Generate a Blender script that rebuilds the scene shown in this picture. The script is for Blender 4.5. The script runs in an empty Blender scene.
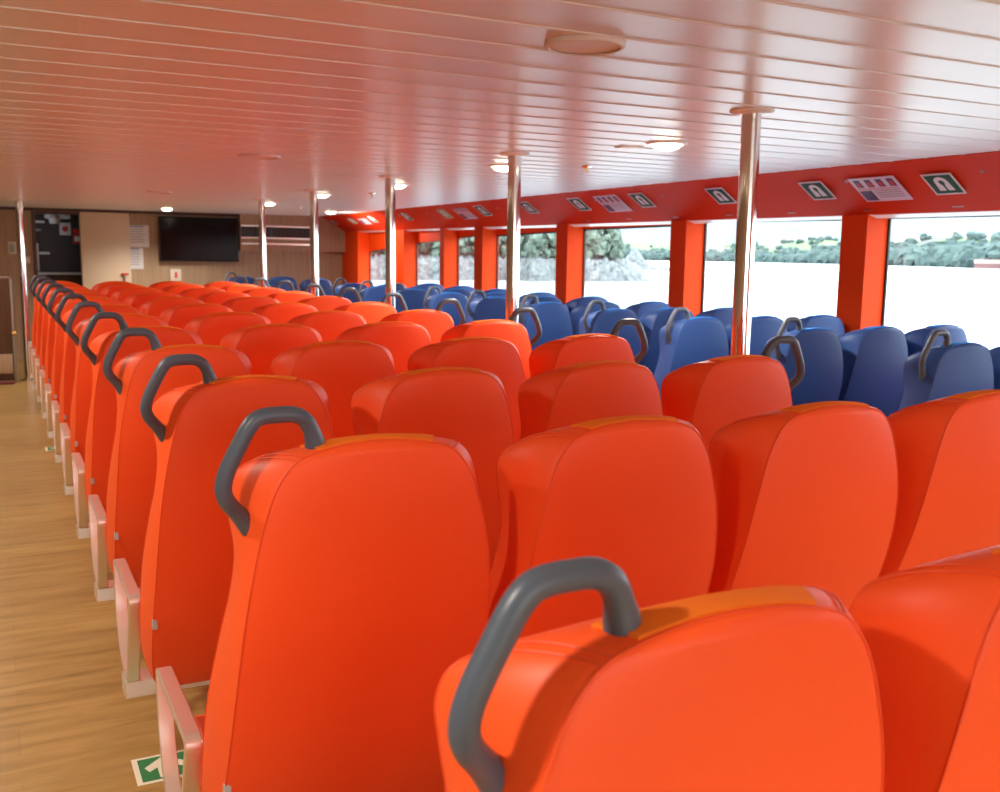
import bpy, bmesh, math, random
from mathutils import Vector, Matrix
random.seed(7)
SC = bpy.context.scene
COL = SC.collection
PI = math.pi
H = 1.65                 # eye height above the cabin floor
PITCH = 0.9764           # distance between seat rows
WID = 0.574              # distance between seats in a row
CEIL = 2.25
YW = 16.3                # far bulkhead
XW = 5.3                 # inner face of the window posts
XG = 5.5                 # window glass

# ------------------------------------------------------------------ materials
def mat(name, col, rough=.5, metal=0., spec=.5, coat=0.):
    m = bpy.data.materials.new(name); m.use_nodes = True
    b = m.node_tree.nodes['Principled BSDF']
    b.inputs['Base Color'].default_value = (*col, 1)
    b.inputs['Roughness'].default_value = rough
    b.inputs['Metallic'].default_value = metal
    b.inputs['Specular IOR Level'].default_value = spec
    b.inputs['Coat Weight'].default_value = coat
    return m
def N(m, t, **kw):
    n = m.node_tree.nodes.new(t)
    for k, v in kw.items(): setattr(n, k, v)
    return n
def L(m, a, b): m.node_tree.links.new(a, b)
def add_bump(m, scale, strength, dist=.001, detail=3, stretch=None):
    nt = m.node_tree; b = nt.nodes['Principled BSDF']
    tc = N(m, 'ShaderNodeTexCoord'); no = N(m, 'ShaderNodeTexNoise'); bu = N(m, 'ShaderNodeBump')
    no.inputs['Scale'].default_value = scale; no.inputs['Detail'].default_value = detail
    bu.inputs['Strength'].default_value = strength; bu.inputs['Distance'].default_value = dist
    src = tc.outputs['Object']
    if stretch:
        mp = N(m, 'ShaderNodeMapping'); mp.inputs['Scale'].default_value = stretch
        L(m, src, mp.inputs['Vector']); src = mp.outputs['Vector']
    L(m, src, no.inputs['Vector']); L(m, no.outputs['Fac'], bu.inputs['Height']); L(m, bu.outputs['Normal'], b.inputs['Normal'])
def add_tone(m, scale, c1, c2, stretch=(1, 1, 1), detail=6, lo=.3, hi=.7, rough=.6):
    b = m.node_tree.nodes['Principled BSDF']
    tc = N(m, 'ShaderNodeTexCoord'); mp = N(m, 'ShaderNodeMapping'); no = N(m, 'ShaderNodeTexNoise'); cr = N(m, 'ShaderNodeValToRGB')
    mp.inputs['Scale'].default_value = stretch; no.inputs['Scale'].default_value = scale
    no.inputs['Detail'].default_value = detail; no.inputs['Roughness'].default_value = rough
    cr.color_ramp.elements[0].position = lo; cr.color_ramp.elements[0].color = (*c1, 1)
    cr.color_ramp.elements[1].position = hi; cr.color_ramp.elements[1].color = (*c2, 1)
    L(m, tc.outputs['Object'], mp.inputs['Vector']); L(m, mp.outputs['Vector'], no.inputs['Vector'])
    L(m, no.outputs['Fac'], cr.inputs['Fac']); L(m, cr.outputs['Color'], b.inputs['Base Color'])
    return cr

M = {}
M['orange'] = mat('orange_vinyl', (.92, .096, .017), .46, 0, .32); add_bump(M['orange'], 420, .10, .0006)
M['orange_loop'] = mat('orange_loop_tape', (.90, .20, .02), .9, 0, .15); add_bump(M['orange_loop'], 900, .6, .001)
M['orange_seam'] = mat('orange_piping', (.80, .085, .02), .5, 0, .3)
M['blue'] = mat('blue_vinyl', (.025, .070, .235), .46, 0, .28); add_bump(M['blue'], 420, .10, .0006)
M['blue_loop'] = mat('blue_loop_tape', (.03, .22, .66), .9, 0, .15); add_bump(M['blue_loop'], 900, .6, .001)
M['blue_seam'] = mat('blue_piping', (.035, .07, .24), .5, 0, .3)
M['handle'] = mat('grey_handle_plastic', (.075, .096, .130), .38, 0, .45); add_bump(M['handle'], 700, .12, .0004)
M['alu'] = mat('brushed_aluminium', (.84, .77, .68), .34, .85); add_bump(M['alu'], 60, .05, .0004, 2, (1, 1, 30))
M['steel'] = mat('polished_steel', (.74, .71, .68), .09, 1.0)
M['dark'] = mat('dark_plastic', (.012, .012, .013), .4)
M['black_rubber'] = mat('black_rubber', (.015, .014, .014), .6)
M['tag'] = mat('grey_tag', (.42, .40, .38), .6)
M['white'] = mat('white_paint', (.84, .83, .81), .28)
M['offwhite'] = mat('offwhite_plastic', (.72, .66, .55), .45)
M['cream'] = mat('cream_door_paint', (.70, .56, .39), .4)
M['red'] = mat('red_paint', (.62, .03, .02), .45)
M['orange_wall'] = mat('orange_wall_laminate', (.80, .062, .005), .55, 0, .12)
M['orange_band'] = mat('red_orange_band_laminate', (.64, .032, .005), .55, 0, .10)
M['green'] = mat('sign_green', (.010, .085, .050), .6, 0, .2)
M['sign_green'] = mat('floor_sign_green', (.02, .19, .06), .45)
M['sign_cream'] = mat('sign_cream', (.74, .68, .52), .45)
M['paper'] = mat('paper', (.74, .74, .76), .6)
M['lilac'] = mat('lilac_print', (.66, .60, .70), .45)
M['navy'] = mat('navy_print', (.03, .03, .12), .4)
M['paper_blue'] = mat('blue_print', (.16, .24, .48), .5)
M['grey_print'] = mat('grey_print', (.30, .30, .34), .5)
M['screen'] = mat('black_screen', (.004, .003, .003), .10, 0, .18)
M['brass'] = mat('brass', (.75, .52, .18), .22, 1.0)
M['gasket'] = mat('window_gasket', (.02, .018, .016), .5)
M['steel_grey'] = mat('grey_metal', (.35, .34, .33), .35, .8)
M['ceil'] = mat('ceiling_panels', (.73, .755, .775), .31, 0, .45)
add_bump(M['ceil'], 5, .02, .002, 2)
M['matte'] = mat('matte_white_plastic', (.72, .70, .69), .5)
M['wood'] = mat('bulkhead_laminate', (.25, .15, .08), .5)
add_tone(M['wood'], 3.0, (.31, .205, .115), (.48, .34, .21), (26, 26, .55), 5, .3, .72)
M['darkwood'] = mat('dark_wood_door', (.085, .038, .018), .45)
add_tone(M['darkwood'], 3.0, (.06, .028, .014), (.11, .052, .026), (24, 24, .6), 4)
# floor : wood planks running across the cabin
def floor_mat():
    m = mat('oak_vinyl_floor', (.5, .3, .1), .30, 0, .5)
    b = m.node_tree.nodes['Principled BSDF']
    tc = N(m, 'ShaderNodeTexCoord'); mp = N(m, 'ShaderNodeMapping'); no = N(m, 'ShaderNodeTexNoise'); cr = N(m, 'ShaderNodeValToRGB')
    mp.inputs['Scale'].default_value = (1.0, 9, 1); no.inputs['Scale'].default_value = 2.0; no.inputs['Detail'].default_value = 8; no.inputs['Roughness'].default_value = .62
    no.inputs['Distortion'].default_value = .6
    e = cr.color_ramp.elements
    e[0].position = .28; e[0].color = (.25, .145, .042, 1); e[1].position = .74; e[1].color = (.47, .30, .11, 1)
    x = cr.color_ramp.elements.new(.5); x.color = (.385, .23, .072, 1)
    br = N(m, 'ShaderNodeTexBrick'); br.inputs['Scale'].default_value = 1.0
    br.inputs['Brick Width'].default_value = 1.2; br.inputs['Row Height'].default_value = .18
    br.inputs['Mortar Size'].default_value = .0012; br.inputs['Color1'].default_value = (1, 1, 1, 1); br.inputs['Color2'].default_value = (.84, .82, .8, 1); br.inputs['Mortar'].default_value = (.62, .55, .48, 1)
    mx = N(m, 'ShaderNodeMix', data_type='RGBA', blend_type='MULTIPLY'); mx.inputs['Factor'].default_value = .5
    L(m, tc.outputs['Object'], mp.inputs['Vector']); L(m, mp.outputs['Vector'], no.inputs['Vector']); L(m, no.outputs['Fac'], cr.inputs['Fac'])
    L(m, tc.outputs['Object'], br.inputs['Vector'])
    L(m, cr.outputs['Color'], mx.inputs[6]); L(m, br.outputs['Color'], mx.inputs[7]); L(m, mx.outputs[2], b.inputs['Base Color'])
    return m
M['floor'] = floor_mat()
def glass_mat():
    m = bpy.data.materials.new('window_glass'); m.use_nodes = True; nt = m.node_tree; nt.nodes.clear()
    o = N(m, 'ShaderNodeOutputMaterial'); t = N(m, 'ShaderNodeBsdfTransparent'); g = N(m, 'ShaderNodeBsdfGlossy'); d = N(m, 'ShaderNodeBsdfDiffuse')
    mx = N(m, 'ShaderNodeMixShader'); m2 = N(m, 'ShaderNodeMixShader'); lw = N(m, 'ShaderNodeLayerWeight'); lw.inputs['Blend'].default_value = .5; pw = N(m, 'ShaderNodeMath', operation='POWER'); pw.inputs[1].default_value = 5; fr = N(m, 'ShaderNodeMath', operation='MULTIPLY_ADD'); fr.inputs[1].default_value = .5; fr.inputs[2].default_value = .025; L(m, lw.outputs['Facing'], pw.inputs[0]); L(m, pw.outputs[0], fr.inputs[0])
    t.inputs['Color'].default_value = (.93, .97, .98, 1); g.inputs['Roughness'].default_value = .02
    d.inputs['Color'].default_value = (.8, .85, .9, 1)
    tc = N(m, 'ShaderNodeTexCoord'); vo = N(m, 'ShaderNodeTexVoronoi'); vo.inputs['Scale'].default_value = 26; vo.inputs['Randomness'].default_value = 1
    cr = N(m, 'ShaderNodeValToRGB'); cr.color_ramp.elements[0].position = .06; cr.color_ramp.elements[0].color = (.22, .22, .22, 1); cr.color_ramp.elements[1].position = .16; cr.color_ramp.elements[1].color = (.02, .02, .02, 1)
    L(m, tc.outputs['Object'], vo.inputs['Vector']); L(m, vo.outputs['Distance'], cr.inputs['Fac'])
    L(m, fr.outputs[0], mx.inputs['Fac']); L(m, t.outputs[0], mx.inputs[1]); L(m, g.outputs[0], mx.inputs[2])
    L(m, cr.outputs['Color'], m2.inputs['Fac']); L(m, mx.outputs[0], m2.inputs[1]); L(m, d.outputs[0], m2.inputs[2]); L(m, m2.outputs[0], o.inputs['Surface'])
    return m
M['glass'] = glass_mat()
def emit(name, col, s):
    m = bpy.data.materials.new(name); m.use_nodes = True
    b = m.node_tree.nodes['Principled BSDF']; b.inputs['Base Color'].default_value = (.8, .8, .8, 1)
    b.inputs['Emission Color'].default_value = (*col, 1); b.inputs['Emission Strength'].default_value = s
    return m
M['lamp'] = emit('lamp_lens_lit', (1, .92, .70), 9)

# ------------------------------------------------------------------ mesh helpers
class MB:
    def __init__(s): s.bm = bmesh.new()
    def box(s, x0, x1, y0, y1, z0, z1, bev=0, seg=2):
        b = bmesh.new()
        r = bmesh.ops.create_cube(b, size=1)
        for v in b.verts: v.co = Vector(((x0+x1)/2 + v.co.x*(x1-x0), (y0+y1)/2 + v.co.y*(y1-y0), (z0+z1)/2 + v.co.z*(z1-z0)))
        if bev: bmesh.ops.bevel(b, geom=b.edges[:], offset=bev, segments=seg, profile=.5, affect='EDGES')
        s.join(b); return s
    def join(s, b, mtx=None):
        me = bpy.data.meshes.new('t'); b.to_mesh(me); b.free()
        if mtx: me.transform(mtx)
        s.bm.from_mesh(me); bpy.data.meshes.remove(me); return s
    def face(s, pts): s.bm.faces.new([s.bm.verts.new(p) for p in pts]); return s
    def prism(s, poly, vec):
        """closed polygon of 3d points extruded by vec"""
        vec = Vector(vec); a = [s.bm.verts.new(p) for p in poly]; b = [s.bm.verts.new(Vector(p)+vec) for p in poly]; n = len(a)
        s.bm.faces.new(a[::-1]); s.bm.faces.new(b)
        for i in range(n): s.bm.faces.new((a[i], a[(i+1) % n], b[(i+1) % n], b[i]))
        return s
    def lathe(s, prof, seg=32, c=(0, 0, 0)):
        rings = []
        for r, z in prof:
            if r < 1e-6: rings.append([s.bm.verts.new((c[0], c[1], c[2]+z))])
            else: rings.append([s.bm.verts.new((c[0]+r*math.cos(2*PI*k/seg), c[1]+r*math.sin(2*PI*k/seg), c[2]+z)) for k in range(seg)])
        for a, b in zip(rings, rings[1:]):
            for k in range(seg):
                k2 = (k+1) % seg
                if len(a) == 1 and len(b) == 1: continue
                if len(a) == 1: s.bm.faces.new((a[0], b[k2], b[k]))
                elif len(b) == 1: s.bm.faces.new((a[k], a[k2], b[0]))
                else: s.bm.faces.new((a[k], a[k2], b[k2], b[k]))
        return s
    def tube(s, pts, r, seg=10, cap=True):
        pts = [Vector(p) for p in pts]; rs = r if isinstance(r, list) else [r]*len(pts); rings = []
        up = None
        for i, p in enumerate(pts):
            d = (pts[min(i+1, len(pts)-1)] - pts[max(i-1, 0)]).normalized()
            if up is None: up = d.orthogonal().normalized()
            up = (up - d*up.dot(d)).normalized(); sd = d.cross(up)
            rings.append([s.bm.verts.new(p + (up*math.cos(2*PI*k/seg) + sd*math.sin(2*PI*k/seg))*rs[i]) for k in range(seg)])
        for a, b in zip(rings, rings[1:]):
            for k in range(seg): s.bm.faces.new((a[k], a[(k+1) % seg], b[(k+1) % seg], b[k]))
        if cap: s.bm.faces.new(rings[0][::-1]); s.bm.faces.new(rings[-1])
        return s
    def build(s, name, m, parent=None, smooth=True, angle=40, kind=None):
        bmesh.ops.remove_doubles(s.bm, verts=s.bm.verts[:], dist=1e-6)
        bmesh.ops.recalc_face_normals(s.bm, faces=s.bm.faces[:])
        if smooth:
            for f in s.bm.faces: f.smooth = True
            for e in s.bm.edges:
                if len(e.link_faces) == 2 and e.calc_face_angle(0) > math.radians(angle): e.smooth = False
        me = bpy.data.meshes.new(name); s.bm.to_mesh(me); s.bm.free()
        for x in (m if isinstance(m, list) else [m]): me.materials.append(x)
        o = bpy.data.objects.new(name, me); COL.objects.link(o)
        if parent: o.parent = parent
        if kind: o['kind'] = kind
        return o
def tag(o, label=None, cat=None, group=None, kind=None):
    if label: o['label'] = label
    if cat: o['category'] = cat
    if group: o['group'] = group
    if kind: o['kind'] = kind
    return o
def thing(name, label, cat, loc=(0, 0, 0), group=None, kind=None):
    o = bpy.data.objects.new(name, None); COL.objects.link(o); o.location = loc; o.empty_display_size = .1
    return tag(o, label, cat, group, kind)
def kids(o): return [c for c in COL.objects if c.parent == o]
def copy_tree(o, table, parent=None):
    c = o.copy(); COL.objects.link(c)
    if parent: c.parent = parent
    for ch in table.get(o.name, ()): copy_tree(ch, table, c)
    return c
def child_table(o):
    t = {}
    def rec(x):
        t[x.name] = list(x.children)
        for c in x.children: rec(c)
    bpy.context.view_layer.update(); rec(o); return t
def lerp_table(tab, s):
    for (a, va), (b, vb) in zip(tab, tab[1:]):
        if s <= b:
            t = (s-a)/(b-a) if b > a else 0
            return va + (vb-va)*t
    return tab[-1][1]
def spline(keys, n):
    """Catmull-Rom through a list of tuples, n samples per span"""
    K = [Vector(k) for k in keys]; out = []
    for i in range(len(K)-1):
        p0, p1, p2, p3 = K[max(i-1, 0)], K[i], K[i+1], K[min(i+2, len(K)-1)]
        for j in range(n):
            t = j/n
            out.append(.5*((2*p1) + (p2-p0)*t + (2*p0-5*p1+4*p2-p3)*t*t + (3*p1-p0-3*p2+p3)*t**3))
    out.append(K[-1]); return out
def round_path(pts, rad, n=7):
    """polyline with rounded corners"""
    P = [Vector(p) for p in pts]; out = [P[0]]
    for i in range(1, len(P)-1):
        r = rad[i-1] if isinstance(rad, list) else rad
        a = (P[i-1]-P[i]); b = (P[i+1]-P[i]); ra = min(r, a.length*.49); rb = min(r, b.length*.49)
        s = P[i]+a.normalized()*ra; e = P[i]+b.normalized()*rb
        for k in range(n+1):
            t = k/n; out.append(s*(1-t)**2 + P[i]*2*t*(1-t) + e*t*t)
    out.append(P[-1]); return out

# ------------------------------------------------------------------ the seat
# back outline (half width, y, z) and front outline, level by level, bottom to top
BK = [(.215, .035, .345), (.243, .018, .37), (.258, -.030, .45), (.262, -.092, .58), (.257, -.162, .75), (.251, -.216, .90), (.243, -.242, 1.0),
      (.228, -.256, 1.10), (.206, -.260, 1.19), (.183, -.261, 1.245), (.150, -.262, 1.283), (.100, -.263, 1.300), (.050, -.264, 1.308), (.0, -.264, 1.311)]
FR = [(.225, .150, .36), (.255, .135, .40), (.272, .100, .47), (.278, .050, .58), (.274, -.010, .75), (.257, -.062, .90), (.239, -.086, 1.0),
      (.231, -.098, 1.08), (.240, -.098, 1.15), (.247, -.104, 1.205), (.226, -.116, 1.245), (.150, -.135, 1.262), (.075, -.145, 1.268), (.0, -.148, 1.270)]
NS = 4
BL = spline(BK, NS); FL = spline(FR, NS)
for l in (BL, FL):
    for v in l: v.x = max(v.x, 0)
    l[-1].x = 0
NLV = len(BL)
def gus(i, t, sgn):
    """point on the side gusset at level i, t=0 rear seam, 1 front seam"""
    b, f = BL[i], FL[i]
    j0, j1 = max(i-1, 0), min(i+1, NLV-1)
    tx, tz = (BL[j1].x-BL[j0].x), (BL[j1].z-BL[j0].z)
    l = math.hypot(tx, tz) or 1
    nx, nz = tz/l, -tx/l
    if i == NLV-1: nx, nz = 0, 1
    k = 4*t*(1-t)*(.004 + .009*min(1, max(0, (b.z-.85)/.25)) + .004*min(1, max(0, (b.z-1.25)/.04)))
    q = 1-(1-t)**1.3 if b.z < 1.25 else t+(1-(1-t)**1.3-t)*max(0, (1.29-b.z)/.04)
    return Vector((sgn*(b.x + (f.x-b.x)*q + nx*k), b.y + (f.y-b.y)*t, b.z + (f.z-b.z)*t + nz*k))
COLS = [-1, -.965, -.88, -.72, -.5, -.25, 0, .25, .5, .72, .88, .965, 1]
def backrest_mesh():
    m = MB(); bm = m.bm
    def panel(lv, bulge, sign, head=0):
        rows = []
        for i, v in enumerate(lv):
            row = []
            h = i/(NLV-1)
            edge = min(1, (NLV-1-i)/10)*min(1, i/6+.15)
            for c in COLS:
                y = v.y + sign*bulge*(1-c*c)**.8*edge
                row.append(bm.verts.new((v.x*c, y, v.z)))
            rows.append(row)
        for a, b in zip(rows, rows[1:]):
            for k in range(len(COLS)-1):
                try: bm.faces.new((a[k], a[k+1], b[k+1], b[k]))
                except ValueError: pass
        return rows
    panel(BL, .016, -1)
    panel(FL, -.022, 1)
    T = [0, .06, .2, .4, .6, .8, .94, 1]
    for sgn in (-1, 1):
        g = [[bm.verts.new(gus(i, t, sgn)) for t in T] for i in range(NLV)]
        for a, b in zip(g, g[1:]):
            for k in range(len(T)-1): bm.faces.new((a[k], a[k+1], b[k+1], b[k]))
    b, f = BL[0], FL[0]
    m.face([(-b.x, b.y, b.z), (b.x, b.y, b.z), (f.x, f.y, f.z), (-f.x, f.y, f.z)])
    bmesh.ops.remove_doubles(bm, verts=bm.verts[:], dist=2e-4)
    return m
def level_of_x(x, lst):
    """fractional level near the top where the outline has half width x"""
    for i in range(NLV-1, 0, -1):
        if lst[i].x <= x <= lst[i-1].x:
            d = lst[i-1].x - lst[i].x
            return i - (x-lst[i].x)/d if d > 1e-9 else i
    return NLV-1
def gus_at(x, t):
    lv = level_of_x(abs(x), BL); i = int(math.floor(lv)); fr = lv - i; sg = -1 if x < 0 else 1
    a = gus(i, t, sg); b = gus(min(i+1, NLV-1), t, sg)
    return a.lerp(b, fr)
def strip_mesh():
    m = MB(); bm = m.bm; xs = [-.108 + .216*k/18 for k in range(19)]; ts = [.03, .11, .20, .29, .38]
    top = [[bm.verts.new(gus_at(x, t) + Vector((0, 0, .0035))) for t in ts] for x in xs]
    low = [[bm.verts.new(gus_at(x, t) - Vector((0, 0, .001))) for t in ts] for x in xs]
    for g in (top, low):
        for a, b in zip(g, g[1:]):
            for k in range(len(ts)-1): bm.faces.new((a[k], a[k+1], b[k+1], b[k]))
    for k in range(len(xs)-1):
        for j in (0, -1): bm.faces.new((top[k][j], top[k+1][j], low[k+1][j], low[k][j]))
    for k in range(len(ts)-1):
        for j in (0, -1): bm.faces.new((top[j][k], top[j][k+1], low[j][k+1], low[j][k]))
    return m
def piping_mesh():
    m = MB()
    up = [Vector((-v.x, v.y-.0004, v.z)) for v in BL]; dn = [Vector((v.x, v.y-.0004, v.z)) for v in BL[::-1][1:]]
    m.tube(up+dn, .0016, 6)
    fu = [Vector((-v.x, v.y, v.z)) for v in FL]; fd = [Vector((v.x, v.y, v.z)) for v in FL[::-1][1:]]
    m.tube(fu+fd, .0016, 6)
    for s in (-1, 1):                      # the cross seam of the gusset at the upper corner
        for dx in (.140, .150):
            pts = []
            for k in range(9):
                p = gus_at(s*dx, k/8*.98+.01); pts.append(p + Vector((0, 0, .0004)))
            m.tube(pts, .0016, 5)
    return m
def cushion_mesh():
    m = MB(); bm = m.bm
    prof = [(-.215, .36), (-.235, .38), (-.24, .42), (-.235, .455), (-.21, .470), (-.12, .462), (0, .456), (.12, .462), (.21, .470), (.235, .455), (.24, .42), (.235, .38), (.215, .36)]
    ys = [(.02, .97, 0), (.035, 1, 0), (.2, 1, -.004), (.38, 1, .004), (.50, 1, .008), (.535, .99, -.004), (.55, .95, -.03)]
    rings = []
    for y, s, dz in ys:
        zc = .41
        rings.append([bm.verts.new((x*s, y, zc + (z-zc)*(s if y > .5 else 1) + (dz if z > .42 else 0))) for x, z in prof])
    n = len(prof)
    for a, b in zip(rings, rings[1:]):
        for k in range(n): bm.faces.new((a[k], a[(k+1) % n], b[(k+1) % n], b[k]))
    bm.faces.new(rings[0]); bm.faces.new(rings[-1][::-1])
    return m
def handle_mesh(s):
    """closed grab handle on the upper corner of the backrest; s=-1 left, 1 right"""
    pts = [(.107, -.228, 1.280), (.111, -.232, 1.316), (.127, -.240, 1.352), (.150, -.243, 1.366), (.212, -.246, 1.366), (.231, -.246, 1.351), (.276, -.238, 1.262), (.277, -.232, 1.222), (.242, -.208, 1.180), (.224, -.200, 1.152)]
    path = round_path(pts, [.02, .018, .018, .022, .022, .04, .03, .02], 6)
    n = len(path); rs = []
    for i in range(n):
        t = i/(n-1); e = min(t, 1-t)
        rs.append(.0150 + .006*max(0, 1-e/.12)*(1 if t < .5 else .4))
    return MB().tube([(s*p.x, p.y, p.z) for p in path], rs, 14)
def armrest_mesh(s):
    """aluminium flat-bar loop at the aisle side of the seat"""
    loop = [(.088, .622), (.53, .622), (.522, .46), (.47, .36), (.40, .312), (.30, .292), (.235, .292)]
    loop = [(y, z) for y, z in loop]
    P = [Vector((0, y, z)) for y, z in loop]
    # rounded outline
    n = len(P); out = []
    rad = {0: .045, 1: .03, 2: .05, 3: .05, 4: .05, 5: .03, 6: .02}
    for i in range(n):
        a, b, c = P[i-1], P[i], P[(i+1) % n]
        r = rad[i]; u = (a-b); v = (c-b); ru = min(r, u.length*.45); rv = min(r, v.length*.45)
        s0 = b+u.normalized()*ru; e0 = b+v.normalized()*rv
        for k in range(6):
            t = k/5; out.append(s0*(1-t)**2 + b*2*t*(1-t) + e0*t*t)
    cen = sum(out, Vector())/len(out); m = len(out)
    mb = MB(); bm = mb.bm; th = .014; rings = []
    for i in range(m):
        d = (out[(i+1) % m]-out[i-1]).normalized(); nn = Vector((0, -d.z, d.y))
        if nn.dot(cen-out[i]) < 0: nn = -nn
        o, q = out[i], out[i]+nn*th
        x0, x1 = -.304, -.266
        ring = []
        for (x, p) in ((x0+.003, o), (x1-.003, o), (x1, o+nn*.003), (x1, q-nn*.002), (x1-.002, q), (x0+.002, q), (x0, q-nn*.002), (x0, o+nn*.003)):
            ring.append(bm.verts.new((-s*x, p.y, p.z)))
        rings.append(ring)
    for i in range(m):
        a, b = rings[i], rings[(i+1) % m]
        for k in range(8): bm.faces.new((a[k], a[(k+1) % 8], b[(k+1) % 8], b[k]))
    return mb
def make_seat(colour, side, arm=True, tagged=False):
    root = thing('passenger_chair', 'x', 'chair')
    c = M[colour]
    b = backrest_mesh().build('backrest', c, root, angle=50)
    strip_mesh().build('loop_tape', M[colour+'_loop'], b)
    piping_mesh().build('seam_piping', M[colour+'_seam'], b)
    cushion_mesh().build('seat_cushion', c, root, angle=60)
    if side:
        handle_mesh(side).build('grab_handle', M['handle'], root, angle=60)['label'] = 'dark grey grab handle'
        armrest_mesh(side).build('armrest', M['alu'], root, angle=35)['label'] = 'brushed aluminium armrest loop'
    if tagged:
        mb = MB(); z0 = .585; y0 = -.102
        mb.box(-.264, -.250, y0-.006, y0+.02, z0, z0+.032, .001, 1)
        mb.build('care_tag', M['tag'], b)['label'] = 'small grey tag'
    return root
def ordn(n): return ['first', 'second', 'third', 'fourth', 'fifth', 'sixth', 'seventh', 'eighth', 'ninth', 'tenth', 'eleventh', 'twelfth', 'thirteenth', 'fourteenth'][n-1]
SEAT1 = .616
protos = {}
def place_seat(key, args, loc, label, group):
    if key not in protos:
        r = make_seat(*args); protos[key] = (r, child_table(r)); o = r
    else:
        o = copy_tree(*protos[key])
    o.location = loc; o['label'] = label; o['group'] = group
    return o
seat_group = 'orange passenger chairs left of the pole aisle'
for r in range(1, 13):
    for c in range(4):
        if r == 1 and c > 1: continue
        rowtxt = {1: 'the nearest row', 12: 'the farthest row by the bulkhead'}.get(r, 'the %s row back' % ordn(r))
        if c == 0: key, a, lab = 'ol', ('orange', -1, True, True), 'orange aisle chair with grab handle on its left, in ' + rowtxt
        elif c == 3: key, a, lab = 'or', ('orange', 1, True), 'orange chair with grab handle on its right, in ' + rowtxt
        else: key, a, lab = 'oc', ('orange', 0, False), 'orange handleless chair, %s from left, in %s' % (ordn(c+1), rowtxt)
        place_seat(key, a, (SEAT1+c*WID+(.010 if r == 1 else 0), r*PITCH, 0), lab, seat_group)
BX = 4.0; BW = .517; BSC = (.94, .95, .975)
blue_group = 'blue passenger chairs by the windows'
for k in range(10):
    r = 3.40+k-(.035 if k else 0)
    for c in range(3):
        if k == 0 and c == 2: continue
        rowtxt = {0: 'the nearest blue row', 9: 'the tenth blue row back'}.get(k, 'the %s blue row back' % ordn(k+1))
        if c == 0: key, a, lab = 'bl', ('blue', -1), 'blue aisle chair with grab handle on its left, in ' + rowtxt
        elif c == 1: key, a, lab = 'bc', ('blue', 0, False), 'blue middle chair, in ' + rowtxt
        else: key, a, lab = 'bc', ('blue', 0, False), 'blue window-side chair, in ' + rowtxt
        place_seat(key, a, (BX+c*BW, r*PITCH, 0), lab, blue_group).scale = BSC
FAR = ((4.22, 14.35, 'bc', 'blue chair seen behind the second farthest pole, before the bulkhead', 'right blue chair of the far pair'),
       (3.66, 14.35, 'bc', 'blue chair just right of the farthest pole, front one of two', 'left blue chair of the far pair'),
       (3.98, 15.35, 'bc', 'blue chair right of the farthest pole, rear one against the bulkhead', 'rear blue chair by the bulkhead'),
       (3.36, 15.35, 'bl', 'lone blue chair with handle left of the farthest pole, below the television', 'lone blue chair below the television'))
for (x, y, key, lab, _) in FAR:
    place_seat(key, ('blue', 0, False), (x, y, 0), lab, 'blue passenger chairs at the far bulkhead').scale = BSC
# seat beams on pedestals, one per row
def make_beam(x0, x1):
    root = thing('bench_support', 'x', 'seat frame')
    MB().box(x0, x1, .245, .345, .236, .292, .003, 1).build('crossbeam', M['alu'], root, angle=35)
    xs = (x0+.62, x1-.62) if x1-x0 > 1.5 else ((x0+.4, x1-.4) if x1-x0 > 1 else ((x0+x1)/2,))
    for x in xs:
        mb = MB(); mb.box(x-.03, x+.03, .262, .328, .012, .24, .006, 2).box(x-.06, x+.06, .16, .44, 0, .014, .004, 1)
        mb.build('pedestal', M['steel_grey'], root, angle=35)
    w = .574 if x0 < 1 else BW; mb = MB(); n = int(round((x1-x0)/w)); lo = (x0+x1)/2 - (n-1)*w/2
    for i in range(n):
        x = lo+i*WID
        for dx in (-.15, .15): mb.box(x+dx-.015, x+dx+.015, .20, .48, .288, .356, .004, 1)
    mb.build('seat_bracket', M['steel_grey'], root, angle=35)
    return root
pb = {}
def place_beam(key, x0, x1, y, label, group):
    if key not in pb:
        o = make_beam(x0, x1); pb[key] = (o, child_table(o))
    else: o = copy_tree(*pb[key])
    o.location = (0, y, 0); o['label'] = label; o['group'] = group
for r in range(1, 13):
    if r == 1: place_beam('o1', .307, .307+2*WID, PITCH, 'aluminium seat support under the nearest row of orange chairs', 'supports under the orange chairs')
    else: place_beam('o', .307, SEAT1+3*WID+.309, r*PITCH, 'aluminium seat support under the %s row of orange chairs' % ordn(r), 'supports under the orange chairs')
for k in range(10):
    place_beam('b', BX-.276, BX+2*BW+.25, (3.40+k-(.035 if k else 0))*PITCH, 'aluminium seat support under the %s row of blue chairs' % ordn(k+1), 'supports under the blue chairs')
for (x, y, _, _, t) in FAR:
    place_beam('s%g' % x, x-.245, x+.245, y, 'short aluminium seat support under the ' + t, 'supports under the far blue chairs')

# ------------------------------------------------------------------ the cabin
XL = -2.9; YB = -5.0
mb = MB(); mb.face([(XL, YB, 0), (XG+.1, YB, 0), (XG+.1, YW, 0), (XL, YW, 0)]); mb.face([(XL, YB, -.06), (XG+.1, YB, -.06), (XG+.1, YW, -.06), (XL, YW, -.06)])
mb.build('floor', M['floor'], kind='structure', smooth=False)
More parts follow.
